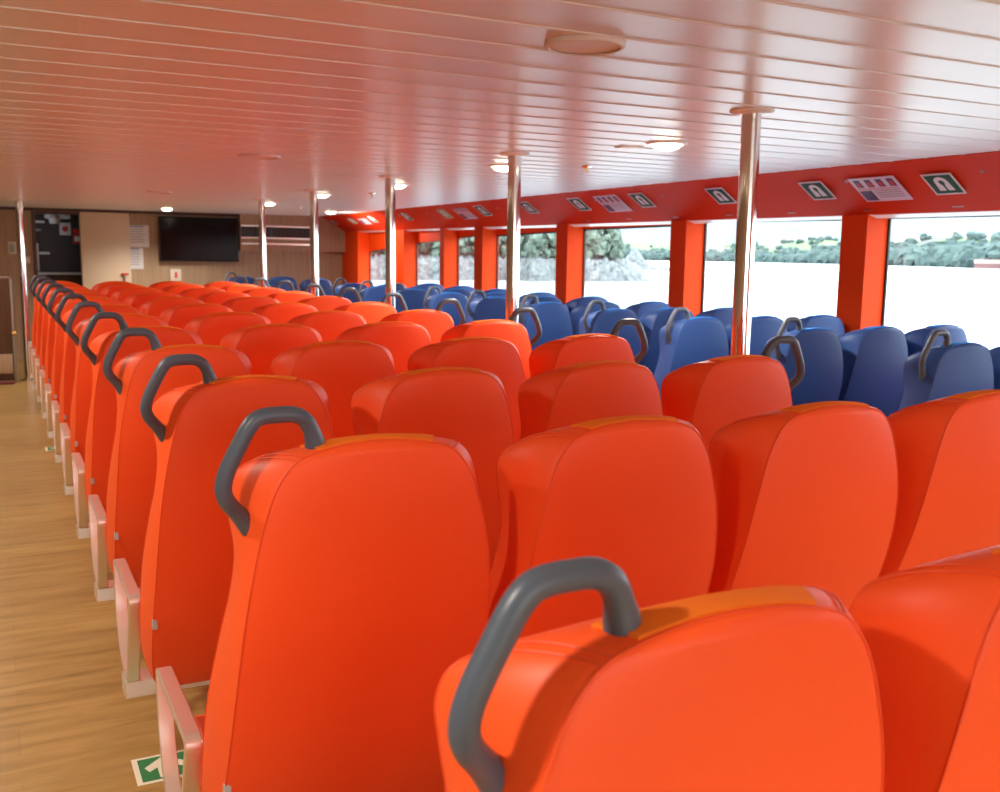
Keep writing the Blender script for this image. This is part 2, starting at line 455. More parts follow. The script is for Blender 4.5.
# ceiling : pressed metal panels 0.25 m wide running across the cabin, each with a raised lip
mb = MB(); prof = []
y = -2.87
g = .012
while y < YW-.2:
    prof += [(y+.010, CEIL), (y+.239, CEIL), (y+.2405, CEIL-.0034), (y+.245, CEIL-.004), (y+.250, CEIL-.0006)]
    y += .25
prof = [(YB, CEIL)] + prof + [(YW, CEIL)]
bm = mb.bm; prev = None
for (yy, z) in prof:
    a = bm.verts.new((XL, yy, z)); b = bm.verts.new((XG, yy, z))
    if prev: bm.faces.new((prev[0], prev[1], b, a))
    prev = (a, b)
mb.face([(XL, YB, CEIL+.05), (XG, YB, CEIL+.05), (XG, YW, CEIL+.05), (XL, YW, CEIL+.05)])
mb.build('ceiling', M['ceil'], kind='structure', angle=20)
# right side : posts, sill wall, header with window openings
wins = [  # (y0, y1, ztop at y0, ztop at y1)
    (-.98, .77, 1.95, 1.95), (.99, 2.74, 1.95, 1.95), (3.17, 4.92, 1.94, 1.952), (5.15, 6.90, 1.949, 1.967), (7.12, 8.87, 1.947, 1.936), (9.10, 10.87, 1.925, 1.893), (11.10, 12.02, 1.905, 1.882), (12.16, 13.46, 1.856, 1.812), (14.14, 15.48, 1.768, 1.682)]
SILL = .86; ZB = 1.955
zb = lambda y: 1.938 + .0045*y
mb = MB()
mb.box(XW, XG+.024, YB, YW, 0, SILL)
edges = [YB] + [v for w in wins for v in w[:2]] + [YW]
for i in range(0, len(edges), 2):
    y0, y1 = edges[i], edges[i+1]
    mb.prism([(XW, y0, SILL), (XW, y1, SILL), (XW, y1, zb(y1)+.01), (XW, y0, zb(y0)+.01)], (XG+.024-XW, 0, 0))
for (y0, y1, a, b) in wins:     # wall above each opening, set back at the glass
    mb.prism([(XG-.01, y0, a), (XG-.01, y1, b), (XG-.01, y1, CEIL), (XG-.01, y0, CEIL)], (.11, 0, 0))
mb.build('wall_right', M['orange_wall'], kind='structure', smooth=False)
# sloping band above the windows
mb = MB()
xt = 4.886
ya, yb_ = YB, YW
bm = mb.bm
def band_ring(y): return [bm.verts.new(p) for p in ((xt, y, CEIL+.03), (xt, y, CEIL-.006), (xt+.012, y, CEIL-.012), (XW-.012, y, zb(y)+.006), (XW-.004, y, zb(y)), (XW+.012, y, zb(y)), (XW+.012, y, CEIL+.03))]
ra, rb = band_ring(ya), band_ring(yb_)
for k in range(7): bm.faces.new((ra[k], ra[(k+1) % 7], rb[(k+1) % 7], rb[k]))
bm.faces.new(ra); bm.faces.new(rb)
mb.build('trim_1', M['orange_band'], kind='structure', angle=30)
BN = Vector((-(CEIL-1.96), 0, -(XW-xt))).normalized()          # band normal, into the cabin and down
def band_pt(y, t, off=0):
    """t=0 at the ceiling edge, 1 at the lower edge"""
    p = Vector((xt, y, CEIL)).lerp(Vector((XW, y, zb(y))), t)
    return p + BN*off
# windows
for i, (y0, y1, a, b) in enumerate(wins):
    w = bpy.data.objects.new('window_%d' % (i+1), None); COL.objects.link(w); w['kind'] = 'structure'
    MB().prism([(XG+.01, y0, SILL), (XG+.01, y1, SILL), (XG+.01, y1, b), (XG+.01, y0, a)], (.012, 0, 0)).build('pane', M['glass'], w, smooth=False)
    mb = MB(); e = .016
    mb.prism([(XG-.004, y0, SILL), (XG-.004, y0+e, SILL), (XG-.004, y0+e, a), (XG-.004, y0, a)], (.014, 0, 0))
    mb.prism([(XG-.004, y1-e, SILL), (XG-.004, y1, SILL), (XG-.004, y1, b), (XG-.004, y1-e, b)], (.014, 0, 0))
    mb.prism([(XG-.004, y0, a-e), (XG-.004, y1, b-e), (XG-.004, y1, b), (XG-.004, y0, a)], (.014, 0, 0))
    mb.prism([(XG-.004, y0, SILL), (XG-.004, y1, SILL), (XG-.004, y1, SILL+e), (XG-.004, y0, SILL+e)], (.014, 0, 0))
    mb.build('window_frame', M['gasket'], w, smooth=False)
    mb = MB(); mb.prism([(XW+.013, y0, zb(y0)-.003), (XW+.085, y0, zb(y0)-.024), (XW+.085, y0, zb(y0)+.03), (XW+.013, y0, zb(y0)+.03)], (0, y1-y0, .0045*(y1-y0)))
    mb.prism([(XW+.085, y0, zb(y0)-.010), (XG-.01, y0, zb(y0)-.010), (XG-.01, y0, zb(y0)+.03), (XW+.05, y0, zb(y0)+.03)], (0, y1-y0, .0045*(y1-y0)))
    mb.build('header_strip', M['white'], w, smooth=False)
# left and rear sides (outside the frame); rear openings added to let soft frontal fill in
mb = MB()
mb.box(XL-.12, XL, YB, YW, 0, SILL); mb.box(XL-.12, XL, YB, YW, 1.95, CEIL)
mb.box(XL-.12, XL, YB, YW, SILL, 1.95)
mb.build('wall_left', M['wood'], kind='structure', smooth=False)
mb = MB()
mb.box(XL, XG+.1, YB-.12, YB, 0, .6); mb.box(XL, XG+.1, YB-.12, YB, 2.15, CEIL)
mb.box(XL, -1.4, YB-.12, YB, .6, 2.15); mb.box(3.6, XG+.1, YB-.12, YB, .6, 2.15); mb.box(1.05, 1.15, YB-.12, YB, .6, 2.15)
mb.build('wall_back', M['offwhite'], kind='structure', smooth=False)
# far bulkhead with a doorway
D0, D1, DT = .60, 1.20, 2.165
mb = MB()
mb.box(XL, D0-.05, YW, YW+.08, 0, CEIL); mb.box(D1, XG, YW, YW+.08, 0, CEIL); mb.box(D0-.05, D1, YW, YW+.08, DT+.02, CEIL)
mb.build('wall_far', M['wood'], kind='structure', smooth=False)
mb = MB()
mb.box(D0-.05, D0, YW-.02, YW+.09, 0, DT); mb.box(D0-.05, 1.92, YW-.03, YW+.09, DT, DT+.035)
mb.build('trim_2', M['darkwood'], kind='structure', smooth=False)
mb = MB(); mb.box(XL, XG, YW-.015, YW, CEIL-.045, CEIL-.001); mb.build('trim_3', M['darkwood'], kind='structure', smooth=False)
# small room beyond the doorway
mb = MB(); ry = YW+1.5
mb.box(D0-.5, D1+.7, ry, ry+.06, 0, CEIL); mb.box(D0-.56, D0-.5, YW+.08, ry, 0, CEIL); mb.box(D1+.7, D1+.76, YW+.08, ry, 0, CEIL)
mb.box(D0-.5, D1+.7, YW+.08, ry, CEIL, CEIL+.05)
mb.build('wall_room', M['dark'], kind='structure', smooth=False)
mb = MB(); mb.box(D0-.5, D1+.7, YW+.08, ry, -.06, 0); mb.build('floor_room', M['dark'], kind='structure', smooth=False)
t = thing('counter', 'pale-edged dark counter seen through the open doorway', 'counter', (.95, ry-.3, 0))
MB().box(-.75, .85, -.05, .28, 0, 1.24, .004).build('counter_body', M['darkwood'], t)
MB().box(-.76, .86, -.08, .28, 1.24, 1.275, .006).build('counter_top', M['white'], t)
t = thing('wall_shelf', 'pale shelf rack at the left inside the doorway', 'shelf', (.42, ry-.12, 0))
for z, w_ in ((2.06, .36), (1.93, .30), (1.83, .22)): MB().box(-.1, w_, -.12, .1, z, z+.035, .004).build('shelf_board', M['grey_print'] if z < 2 else M['white'], t)
t = tag(MB().box(.62, .84, ry-.14, ry-.02, 1.56, 1.60, .004).box(.62, .68, ry-.16, ry-.02, 1.29, 1.74, .02, 3).build('coat_bracket', M['white']), 'white bracket on the dark wall inside the doorway', 'bracket')
t = thing('notice', 'white sign with a red disc in the doorway room', 'sign', (1.09, ry-.02, 1.975))
MB().box(-.085, .085, -.012, .01, -.10, .10, .004).build('sign_board', M['white'], t)
MB().lathe([(0, 0), (.045, 0), (.045, .006), (0, .006)], 24).build('red_disc', M['red'], t).matrix_local = Matrix.Translation((0, -.013, 0)) @ Matrix.Rotation(PI/2, 4, 'X')
t = thing('notice', 'red and white label beside the sliding door edge', 'sign', (1.255, ry-.02, 1.88))
MB().box(-.05, .06, -.012, .01, -.14, .02, .003).build('sign_board', M['red'], t)
MB().box(-.05, .06, -.012, .01, .03, .10, .003).build('header', M['red'], t)
MB().box(-.03, .05, -.016, -.010, -.10, -.02, .002).build('pictogram', M['white'], t)
t = tag(MB().box(.78, 1.16, ry-.35, ry-.1, 2.13, 2.2, .02).lathe([(0, 0), (.07, 0), (.09, .08), (.06, .13), (0, .13)], 20, (.92, ry-.32, 2.05)).build('room_lamp', M['white']), 'small white fixture at the top of the doorway', 'lamp')
d = bpy.data.lights.new('room_light', 'POINT'); d.energy = 2.5; d.color = (.85, .92, 1); d.shadow_soft_size = .05
o = bpy.data.objects.new('room_light', d); COL.objects.link(o); o.location = (-.02, -.1, -.2); o.parent = t; o.location = (.30, YW+.6, 1.9)
# sliding door leaf
t = thing('sliding_door', 'cream sliding door pushed open beside the doorway', 'door', (1.55, YW-.05, 0))
MB().box(-.345, .345, -.02, .02, .02, 2.205, .006).build('door_leaf', M['cream'], t)
MB().box(.335, .352, -.024, .024, .02, 2.205, .003).build('edge_strip', M['offwhite'], t)
hd = MB().box(.20, .31, -.075, -.055, 1.27, 1.30, .005).build('door_handle', M['red'], t); hd['label'] = 'red door handle'
MB().box(.245, .262, -.075, -.02, 1.13, 1.275, .004).box(.20, .245, -.07, -.02, 1.16, 1.175, .003).build('latch', M['steel_grey'], hd)
# notices by the door
def notice(x0, x1, z0, z1, lab):
    t = thing('paper_notice', lab, 'notice', ((x0+x1)/2, YW-.004, (z0+z1)/2)); w, h = (x1-x0)/2, (z1-z0)/2
    MB().box(-w, w, -.002, .002, -h, h).build('sheet', M['paper'], t)
    MB().box(-w*.9, w*.5, -.0035, -.001, h*.84, h*.96).build('heading', M['paper_blue'], t)
    mb = MB()
    for k in range(6): mb.box(-w*.85, w*(.3+.5*random.random()), -.0032, -.001, h*(.62-.24*k), h*(.68-.24*k))
    mb.build('print', M['grey_print'], t)
notice(1.895, 2.19, 1.70, 2.03, 'larger paper notice on the bulkhead beside the cream door')
notice(1.895, 2.095, 1.36, 1.685, 'smaller paper notice on the bulkhead below the larger notice')
# television
t = thing('television', 'black flat television mounted on the wooden bulkhead', 'television', (2.925, YW-.112, 1.83))
MB().box(-.61, .61, -.025, .03, -.345, .345, .008).build('casing', M['dark'], t)
MB().box(-.592, .592, -.028, -.02, -.322, .330).build('screen', M['screen'], t)
MB().box(-.3, .3, .03, .112, -.25, .25).build('wall_bracket', M['dark'], t)
# fire call point below the television
t = thing('call_point', 'white square alarm call point with red mark below the television', 'alarm', (2.57, YW-.015, 1.27))
MB().box(-.085, .085, -.02, .015, -.095, .095, .008).build('plate', M['offwhite'], t)
MB().box(-.02, .02, -.026, -.018, -.045, .045, .004).build('red_mark', M['red'], t)
# soffit with ventilation grille
sy = YW-.17
mb = MB(); mb.prism([(3.56, sy, 1.665), (5.34, sy, 1.665), (5.34, sy, 1.99), (4.92, sy, CEIL-.001), (3.56, sy, CEIL-.001)], (0, .17, 0)); mb.build('trim_4', M['wood'], kind='structure', smooth=False)
t = thing('ventilation_grille', 'long metal ventilation grille on the bulkhead right of the television', 'vent', (4.125, sy, 1.90))
MB().box(-.555, .56, -.012, .0, -.012, .152).build('backing', M['dark'], t)
MB().box(-.555, .56, -.03, .0, .150, .182, .004).box(-.555, .56, -.03, .0, -.04, -.012, .004).build('grille_frame', M['alu'], t)
MB().box(-.555, .56, -.035, .0, -.135, -.10, .004).build('lower_bar', M['alu'], t)
mb = MB()
for k in range(24): mb.box(-.545+k*.0475, -.533+k*.0475, -.022, -.01, -.012, .152)
mb.build('slats', mat('dark_slat', (.06, .055, .05), .5), t)
# light switch and box on the left of the doorway, low wooden gate and its pole
t = thing('wall_sign', 'pale green square sign on the bulkhead behind the left pole', 'sign', (.272, YW-.006, 1.655))
MB().box(-.055, .055, -.006, .006, -.09, .09, .003).build('plate', M['sign_cream'], t)
MB().box(-.038, .038, -.009, -.004, -.06, .06, .002).build('pictogram', mat('pale_green', (.36, .50, .40), .5), t)
t = thing('switch_box', 'small beige switch box left of the doorway', 'switch', (.462, YW-.02, 1.485))
MB().box(-.04, .04, -.02, .02, -.05, .05, .006).build('box_body', M['offwhite'], t); MB().box(-.015, .015, -.028, -.018, -.02, .02, .003).build('switch_rocker', M['white'], t)
t = thing('wooden_gate', 'low dark wooden gate with metal edge beside the left pole', 'gate', (-.325, 13.55, 0))
MB().box(-.95, .50, -.02, .02, .03, 1.28, .003).build('gate_panel', M['darkwood'], t)
MB().box(.50, .53, -.028, .028, .0, 1.31, .004).box(-.95, .53, -.028, .028, 1.28, 1.31, .004).build('gate_frame', M['steel_grey'], t)
MB().box(-.95, .49, -.03, -.02, .12, .36, .003).build('kick_plate', M['wood'], t)
MB().lathe([(0, 0), (.012, 0), (.012, .03), (.026, .045), (.03, .06), (.02, .075), (0, .078)], 20).build('gate_knob', M['brass'], t).matrix_local = Matrix.Translation((.515, -.028, .62)) @ Matrix.Rotation(PI/2, 4, 'X')
tag(MB().box(XL+.05, .17, 13.38, 13.5, 0.001, .03, .006).build('threshold_strip', mat('maroon_threshold', (.16, .03, .03), .5)), 'dark red threshold strip on the floor before the low wooden gate', 'threshold')

# ------------------------------------------------------------------ poles
def pole(x, y, r, lab, group):
    t = thing('handrail_pole', lab, 'pole', (x, y, 0), group)
    MB().lathe([(r, .02), (r, CEIL-.008)], 40).build('tube', M['steel'], t, angle=60)
    MB().lathe([(r, CEIL-.016), (r*2.0, CEIL-.014), (r*2.25, CEIL-.006), (r*2.25, CEIL-.0005), (0, CEIL-.0005)], 40).build('ceiling_flange', M['white'], t)
    MB().lathe([(0, .0), (r*2.2, .0), (r*2.2, .008), (r*1.1, .02), (r, .03)], 40).build('floor_flange', M['steel'], t)
for i, s in enumerate(('nearest polished steel pole, in front of the near windows', 'second polished steel pole, rising beside the tenth blue chair heads', 'third polished steel pole from the camera, in the aisle', 'fourth polished steel pole from the camera, in the aisle', 'farthest polished steel pole of the aisle, right of the television')):
    if i == 1: s = 'second polished steel pole from the camera, in the aisle'
    pole(2.797, 3.24+2.0726*i, .040, s, 'poles along the aisle')
pole(.335, 13.8, .042, 'lone polished steel pole by the low wooden gate', 'pole at the gate')

# ------------------------------------------------------------------ ceiling fixtures
def lamp(x, y, lab, lit=True, power=9, col=(1, .93, .82), name='ceiling_downlight', r=.095, spread=150, tilt=0):
    t = thing(name, lab, 'ceiling light', (x, y, CEIL), 'round ceiling downlights')
    MB().lathe([(r*.80, -.004), (r*.86, -.012), (r*1.05, -.010), (r*1.12, -.001), (0, -.0005)], 36).build('trim_ring', M['white'], t)
    MB().lathe([(0, -.040), (r*.35, -.0375), (r*.58, -.030), (r*.74, -.018), (r*.80, -.004), (0, -.003)], 36).build('lens', M['lamp'] if lit else M['white'], t)
    if lit:
        d = bpy.data.lights.new('downlight', 'SPOT'); d.energy = power; d.color = col; d.spot_size = math.radians(spread); d.spot_blend = .6; d.shadow_soft_size = .06
        o = bpy.data.objects.new('downlight', d); COL.objects.link(o); o.location = (0, 0, -.062); o.rotation_euler.y = math.radians(tilt); o.parent = t
LW = 85
lamp(3.20, 4.36, 'large lit ceiling downlight right of the nearest pole top', power=LW, r=.10)
lamp(3.10, 6.05, 'lit ceiling downlight left of the second pole top', power=LW)
lamp(3.17, 8.2, 'lit ceiling downlight beside the third pole top', power=LW)
lamp(3.06, 10.06, 'lit ceiling downlight beside the fourth pole top', power=LW)
lamp(4.42, 14.1, 'lit ceiling downlight close above the far end of the orange band', power=60, tilt=-52)
lamp(3.07, 12.3, 'lit ceiling downlight beside the farthest pole top', power=LW)
lamp(2.257, 14.9, 'lit ceiling downlight above the left corner of the television', power=LW)
def dome(x, y, r, lab):
    t = thing('ceiling_speaker', lab, 'ceiling speaker', (x, y, CEIL), 'round white ceiling speakers')
    MB().lathe([(r*.86, -.012), (r*.90, -.016), (r*.97, -.014), (r, -.008), (r, -.0005), (0, -.0005)], 48).build('trim_ring', M['matte'], t)
    MB().lathe([(0, -.008), (r*.80, -.0085), (r*.86, -.010), (r*.86, -.002), (0, -.002)], 48).build('cover', M['matte'], t)
dome(1.53, 2.49, .115, 'round white ceiling speaker nearest the camera')
dome(1.53, 6.35, .13, 'round white ceiling disc left of the second pole top')
dome(1.57, 10.8, .12, 'round white ceiling disc far above the orange chairs')
dome(-.06, 6.4, .12, 'round ceiling disc cut by the left picture edge')
t = thing('ceiling_latch', 'small white plate beside the large lit downlight', 'ceiling plate', (3.14, 4.62, CEIL)); MB().box(-.075, .075, -.035, .035, -.010, 0, .004).build('plate', M['white'], t)
def sprinkler(x, y, lab):
    t = thing('sprinkler_head', lab, 'sprinkler', (x, y, CEIL), 'small ceiling sprinklers')
    MB().lathe([(0, -.0005), (.036, -.0005), (.034, -.008), (.012, -.011), (0, -.011)], 24).build('rosette', M['steel'], t)
    MB().lathe([(0, -.011), (.011, -.011), (.009, -.028), (.004, -.030), (.004, -.042), (.017, -.044), (.017, -.047), (0, -.047)], 20).build('nozzle', M['brass'], t)
sprinkler(3.572, 5.75, 'small brass sprinkler in the ceiling right of the second pole')
sprinkler(3.421, 9.55, 'small brass sprinkler in the ceiling left of the third pole')
sprinkler(3.70, 13.1, 'small sprinkler below the far ceiling between two downlights')

# ------------------------------------------------------------------ signs on the band
U_ = Vector((0, -1, 0))                                   # reading direction, towards the camera end
V_ = (Vector((xt, 0, CEIL)) - Vector((XW, 0, 1.965))).normalized()
def flat(cen, pts, off, th):
    """outline in sign coordinates (u along the band, v up the slope) given thickness"""
    mb = MB(); P = [cen + U_*u + V_*v + BN*off for u, v in pts]
    return mb.prism(P, BN*th)
def rect(u0, u1, v0, v1): return [(u0, v0), (u1, v0), (u1, v1), (u0, v1)]
def merge(mbs):
    m = mbs[0]
    for x in mbs[1:]: m.join(x.bm)
    return m
def vest(sc):
    o = []
    for k in range(13):
        a = PI - PI*k/12; o.append((.045*math.cos(a)*sc, (.028+.040*math.sin(a))*sc))
    o += [(.052*sc, -.058*sc), (.008*sc, -.058*sc), (.008*sc, -.01*sc)]
    for k in range(9):
        a = -.5 + (PI+1.0)*k/8; o.append((.020*math.cos(a)*sc, (.018+.022*math.sin(a))*sc))
    o += [(-.008*sc, -.01*sc), (-.008*sc, -.058*sc), (-.052*sc, -.058*sc)]
    return o
def vest_sign(y, tt, lab, w=.105, h=.098, pale=False):
    cen = band_pt(y, tt); t = thing('lifejacket_sign', lab, 'sign', (0, 0, 0), 'lifejacket signs on the orange band')
    flat(cen, rect(-w, w, -h, h), .0005, .003).build('border', M['paper'] if not pale else M['sign_cream'], t, smooth=False)
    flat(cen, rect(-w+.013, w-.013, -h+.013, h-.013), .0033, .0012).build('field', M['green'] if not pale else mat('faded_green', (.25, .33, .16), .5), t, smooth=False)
    flat(cen, vest(1.0), .0045, .0010).build('lifejacket_pictogram', M['paper'], t, smooth=False)
def poster(y, tt, lab, w=.185, h=.12):
    cen = band_pt(y, tt); t = thing('safety_poster', lab, 'poster', (0, 0, 0), 'safety posters on the orange band')
    flat(cen, rect(-w, w, -h, h), .0005, .002).build('sheet', M['lilac'], t, smooth=False)
    ms = []
    for k in range(4):
        u = -w+.03+k*.088; ms.append(flat(cen, rect(u, u+.05, .025, .10), .0024, .001))
    merge(ms).build('picture_row', M['navy'], t, smooth=False)
    ms = []
    for k in range(4):
        u = -w+.045+k*.088; ms.append(flat(cen, rect(u, u+.022, .035, .075), .0034, .001))
    merge(ms).build('figures', M['red'], t, smooth=False)
    ms = [flat(cen, rect(-.05, w-.03, -.015-.022*k, -.008-.022*k), .0024, .001) for k in range(4)]
    merge(ms).build('text_lines', M['grey_print'], t, smooth=False)
    flat(cen, rect(-w+.012, w-.03, .006, .010), .0024, .001).build('red_rule', M['red'], t, smooth=False)
    flat(cen, rect(-w+.012, -.075, -h+.012, -.01), .0024, .001).build('picture', M['navy'], t, smooth=False)
for y, tt, lab, pale in (
    (4.155, .47, 'green lifejacket sign nearest the camera, above the first window', False), (5.163, .44, 'green lifejacket sign right of the nearest pole, left of the nearest poster', False),
    (6.167, .41, 'green lifejacket sign just left of the nearest pole', False), (7.2, .38, 'green lifejacket sign right of the second poster, above the third window', False),
    (8.23, .37, 'green lifejacket sign left of the second poster', False), (9.235, .36, 'green lifejacket sign just right of the second pole', False),
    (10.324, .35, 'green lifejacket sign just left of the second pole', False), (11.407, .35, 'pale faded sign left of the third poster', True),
    (12.693, .33, 'green lifejacket sign just right of the third pole', False), (14.058, .33, 'green lifejacket sign left of the third pole', False),
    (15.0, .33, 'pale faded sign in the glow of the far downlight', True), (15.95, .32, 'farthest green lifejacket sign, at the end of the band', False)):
    vest_sign(y, tt, lab, pale=pale)
poster(4.64, .49, 'safety poster nearest the camera, between two lifejacket signs')
poster(7.685, .42, 'second safety poster, above the third window')
poster(10.86, .39, 'third safety poster, left of the second pole')
poster(14.5, .36, 'farthest safety poster, left of the third pole')
# small screw caps and vent slots on the band
mb = MB()
for y in (3.844, 4.85, 5.85, 6.86, 7.9, 8.9, 9.9, 10.9, 11.9, 12.9):
    c = band_pt(y, .30, .0); n = BN; a = n.orthogonal().normalized(); b2 = n.cross(a)
    pts = [c + (a*math.cos(2*PI*k/12)+b2*math.sin(2*PI*k/12))*.011 for k in range(12)]
    mb.prism(pts, n*.004)
for y in (3.6, 4.18, 4.885, 5.6, 6.3, 7.0, 7.7, 8.4):
    c = band_pt(y, .90, .0); mb.prism([c + U_*u + V_*v for u, v in rect(-.04, .04, -.004, .004)], BN*.002)
mb.build('trim_5', M['steel_grey'], kind='structure', smooth=False)
# ------------------------------------------------------------------ floor escape signs
def floor_sign(x, y, lab):
    t = thing('floor_arrow_sign', lab, 'sign', (x, y, 0), 'green arrow signs on the floor')
    w, h = .095, .088
    MB().box(-w, w, -h, h, .0005, .002).build('border', M['sign_cream'], t, smooth=False)
    MB().box(-w+.017, w-.017, -h+.014, h-.014, .002, .0028).build('field', M['sign_green'], t, smooth=False)
    P = [(0, .070), (.062, .012), (.05, -.018), (.024, .002), (.024, -.066), (-.024, -.066), (-.024, .002), (-.05, -.018), (-.062, .012)]
    MB().prism([(a, b, .0028) for a, b in P], (0, 0, .0007)).build('arrow', M['sign_cream'], t, smooth=False)
floor_sign(.415, 3.14, 'green floor sign with a pale arrow beside the nearest armrest')
floor_sign(.41, 8.89, 'distant green floor sign beside the ninth aisle armrest')

# ------------------------------------------------------------------ outside
def noise(x, y=0., z=0.):
    from mathutils import noise as nz
    return nz.noise(Vector((x, y, z)))
def pol(th, r, z): a = math.radians(th); return (r*math.sin(a), r*math.cos(a), z)
SEA = -2.5
M['sea'] = mat('sea_water', (.42, .48, .50), .22, 0, .6); add_bump(M['sea'], .35, .35, .25, 5)
M['rock'] = mat('shore_rock', (.1, .11, .11), .85); add_tone(M['rock'], .9, (.036, .042, .045), (.25, .265, .265), (1, 1, 1.6), 9, .36, .66, .7)
M['leaf'] = mat('islet_foliage', (.09, .13, .1), .8); add_tone(M['leaf'], .9, (.040, .070, .050), (.20, .25, .195), (1, 1, .7), 9, .34, .68, .72)
M['far_leaf'] = mat('far_woodland', (.06, .1, .09), .9); add_tone(M['far_leaf'], .03, (.040, .074, .074), (.082, .126, .11), (1, 1, 1.5), 8, .35, .7, .7)
def hill_mat():
    m = mat('far_fields', (.15, .23, .1), .9)
    b = m.node_tree.nodes['Principled BSDF']; tc = N(m, 'ShaderNodeTexCoord'); vo = N(m, 'ShaderNodeTexVoronoi'); vo.inputs['Scale'].default_value = .011
    cr = N(m, 'ShaderNodeValToRGB'); cr.color_ramp.interpolation = 'CONSTANT'; e = cr.color_ramp.elements
    e[0].position = 0; e[0].color = (.125, .18, .075, 1); e[1].position = .45; e[1].color = (.10, .16, .068, 1)
    for q, c in ((.62, (.15, .168, .11)), (.78, (.035, .058, .042)), (.9, (.10, .11, .092))): x = e.new(q); x.color = (*c, 1)
    sp = N(m, 'ShaderNodeSeparateColor'); L(m, tc.outputs['Object'], vo.inputs['Vector']); L(m, vo.outputs['Color'], sp.inputs[0]); L(m, sp.outputs[0], cr.inputs['Fac']); L(m, cr.outputs['Color'], b.inputs['Base Color'])
    return m
M['fields'] = hill_mat()
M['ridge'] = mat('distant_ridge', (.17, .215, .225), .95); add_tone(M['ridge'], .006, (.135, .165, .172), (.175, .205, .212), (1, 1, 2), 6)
mb = MB(); mb.face([(-60, -600, SEA), (5000, -600, SEA), (5000, 6000, SEA), (-60, 6000, SEA)]); mb.build('sea', M['sea'], kind='structure', smooth=False)
def shore(th): return 1500 - max(0, th-38)*44 + 60*noise(th*.35)
def hill_h(th, d):
    base = 44*(1-math.exp(-d/420)) + 18*noise(th*.25, d/500)*min(1, d/300)
    return SEA + max(-.5, base)
def polar_mesh(t0, t1, nt, ds, fn, name, m):
    mb = MB(); bm = mb.bm; g = []
    for i in range(nt+1):
        th = t0+(t1-t0)*i/nt; g.append([bm.verts.new(fn(th, d)) for d in ds])
    for a, b in zip(g, g[1:]):
        for k in range(len(ds)-1): bm.faces.new((a[k], b[k], b[k+1], a[k+1]))
    return mb.build(name, m, kind='structure', angle=60)
polar_mesh(30, 66, 120, [0, 20, 60, 120, 200, 300, 420, 560, 720, 900, 1200], lambda th, d: pol(th, shore(th)+d, hill_h(th, d)-(1 if d == 0 else 0)), 'hills', M['fields'])
polar_mesh(26, 70, 90, [0, 300, 600, 1000, 1500], lambda th, d: pol(th, 2900+d, SEA + [0, .35, .68, .92, 1][[0, 300, 600, 1000, 1500].index(d)]*(210+70*noise(th*.12, 3)+22*noise(th*.6, 9))), 'mountains', M['ridge'])
def blob(mb, c, rx, rz, seed, sub=2, amp=.28):
    b = bmesh.new(); bmesh.ops.create_icosphere(b, subdivisions=sub, radius=1)
    for v in b.verts:
        k = 1 + amp*noise(v.co.x*2.1+seed, v.co.y*2.1, v.co.z*2.1) + amp*.6*noise(v.co.x*5+seed, v.co.y*5, v.co.z*5)
        v.co = Vector((c[0]+v.co.x*rx*k, c[1]+v.co.y*rx*k, c[2]+v.co.z*rz*k))
    for f in b.faces: mb.bm.faces.new([mb.bm.verts.new(v.co) for v in f.verts])
    b.free()
rnd = random.Random(3)
mb = MB()
for k in range(900):
    th = rnd.uniform(34, 60); d = abs(rnd.gauss(0, 45)) + 4
    if k % 5 == 0: d = rnd.uniform(120, 420)
    s = rnd.uniform(4, 7.5) * (1.3 if th > 48 else 1)
    if d > 110: s *= .6
    r = shore(th)+d
    blob(mb, pol(th, r, hill_h(th, d)+s*.55), s*1.2, s, k, 2, .7)
tag(mb.build('woodland', M['far_leaf'], angle=80), 'dark green woodland along the far shore beyond the water', 'woodland', kind='stuff')
# houses on the hillside
def make_house():
    t = thing('farmhouse', 'pale distant house on the far green hillside', 'house', group='houses on the far hillside')
    mb = MB(); mb.prism([(-8, -5, -3), (8, -5, -3), (8, -5, 6), (-8, -5, 6)], (0, 10, 0)); mb.prism([(-8, -5, 6), (-8, 5, 6), (-8, 0, 9.5)], (16, 0, 0)); mb.build('walls', M['white'], t, smooth=False)
    mb = MB(); mb.prism([(-8.6, -5.8, 5.6), (-8.6, 0, 9.9), (-8.6, 0, 10.5), (-8.6, -5.8, 6.2)], (17.2, 0, 0)); mb.prism([(-8.6, 5.8, 5.6), (-8.6, 5.8, 6.2), (-8.6, 0, 10.5), (-8.6, 0, 9.9)], (17.2, 0, 0)); mb.build('roof', M['roof'], t, smooth=False)
    return t
M['roof'] = mat('pale_red_roof', (.30, .20, .17), .8)
hs = None
for k, (th, d, s) in enumerate(((38.9, 150, 1.7), (39.6, 210, 1.1), (40.6, 300, .9), (41.9, 420, 1.2), (42.5, 330, .9), (43.1, 480, 1.1), (43.8, 390, 1.0), (44.4, 520, 1.2), (45.0, 430, .9), (48.9, 470, 1.2), (49.6, 330, .8), (50.3, 480, 1.2), (51.2, 430, 1.3), (52.3, 470, 1.1), (53.1, 420, .8))):
    if hs is None: hs = make_house(); ht = child_table(hs); o = hs
    else: o = copy_tree(hs, ht)
    o.location = pol(th, shore(th)+d, hill_h(th, d)); o.scale = (s, s, s*.8); o.rotation_euler.z = math.radians(-th + rnd.uniform(-25, 25))
M['boat_red'] = mat('boathouse_red', (.22, .10, .10), .7)
t = thing('boathouse', 'long reddish boathouse on the far shore at the right', 'house', pol(53.3, shore(53.3)-14, SEA)); t.rotation_euler.z = math.radians(-53.3)
mb = MB(); mb.box(-11, 11, -4, 4, 0, 3.6); mb.prism([(-11, -4, 3.6), (-11, 4, 3.6), (-11, 0, 5.6)], (22, 0, 0)); mb.build('walls', M['boat_red'], t, smooth=False)
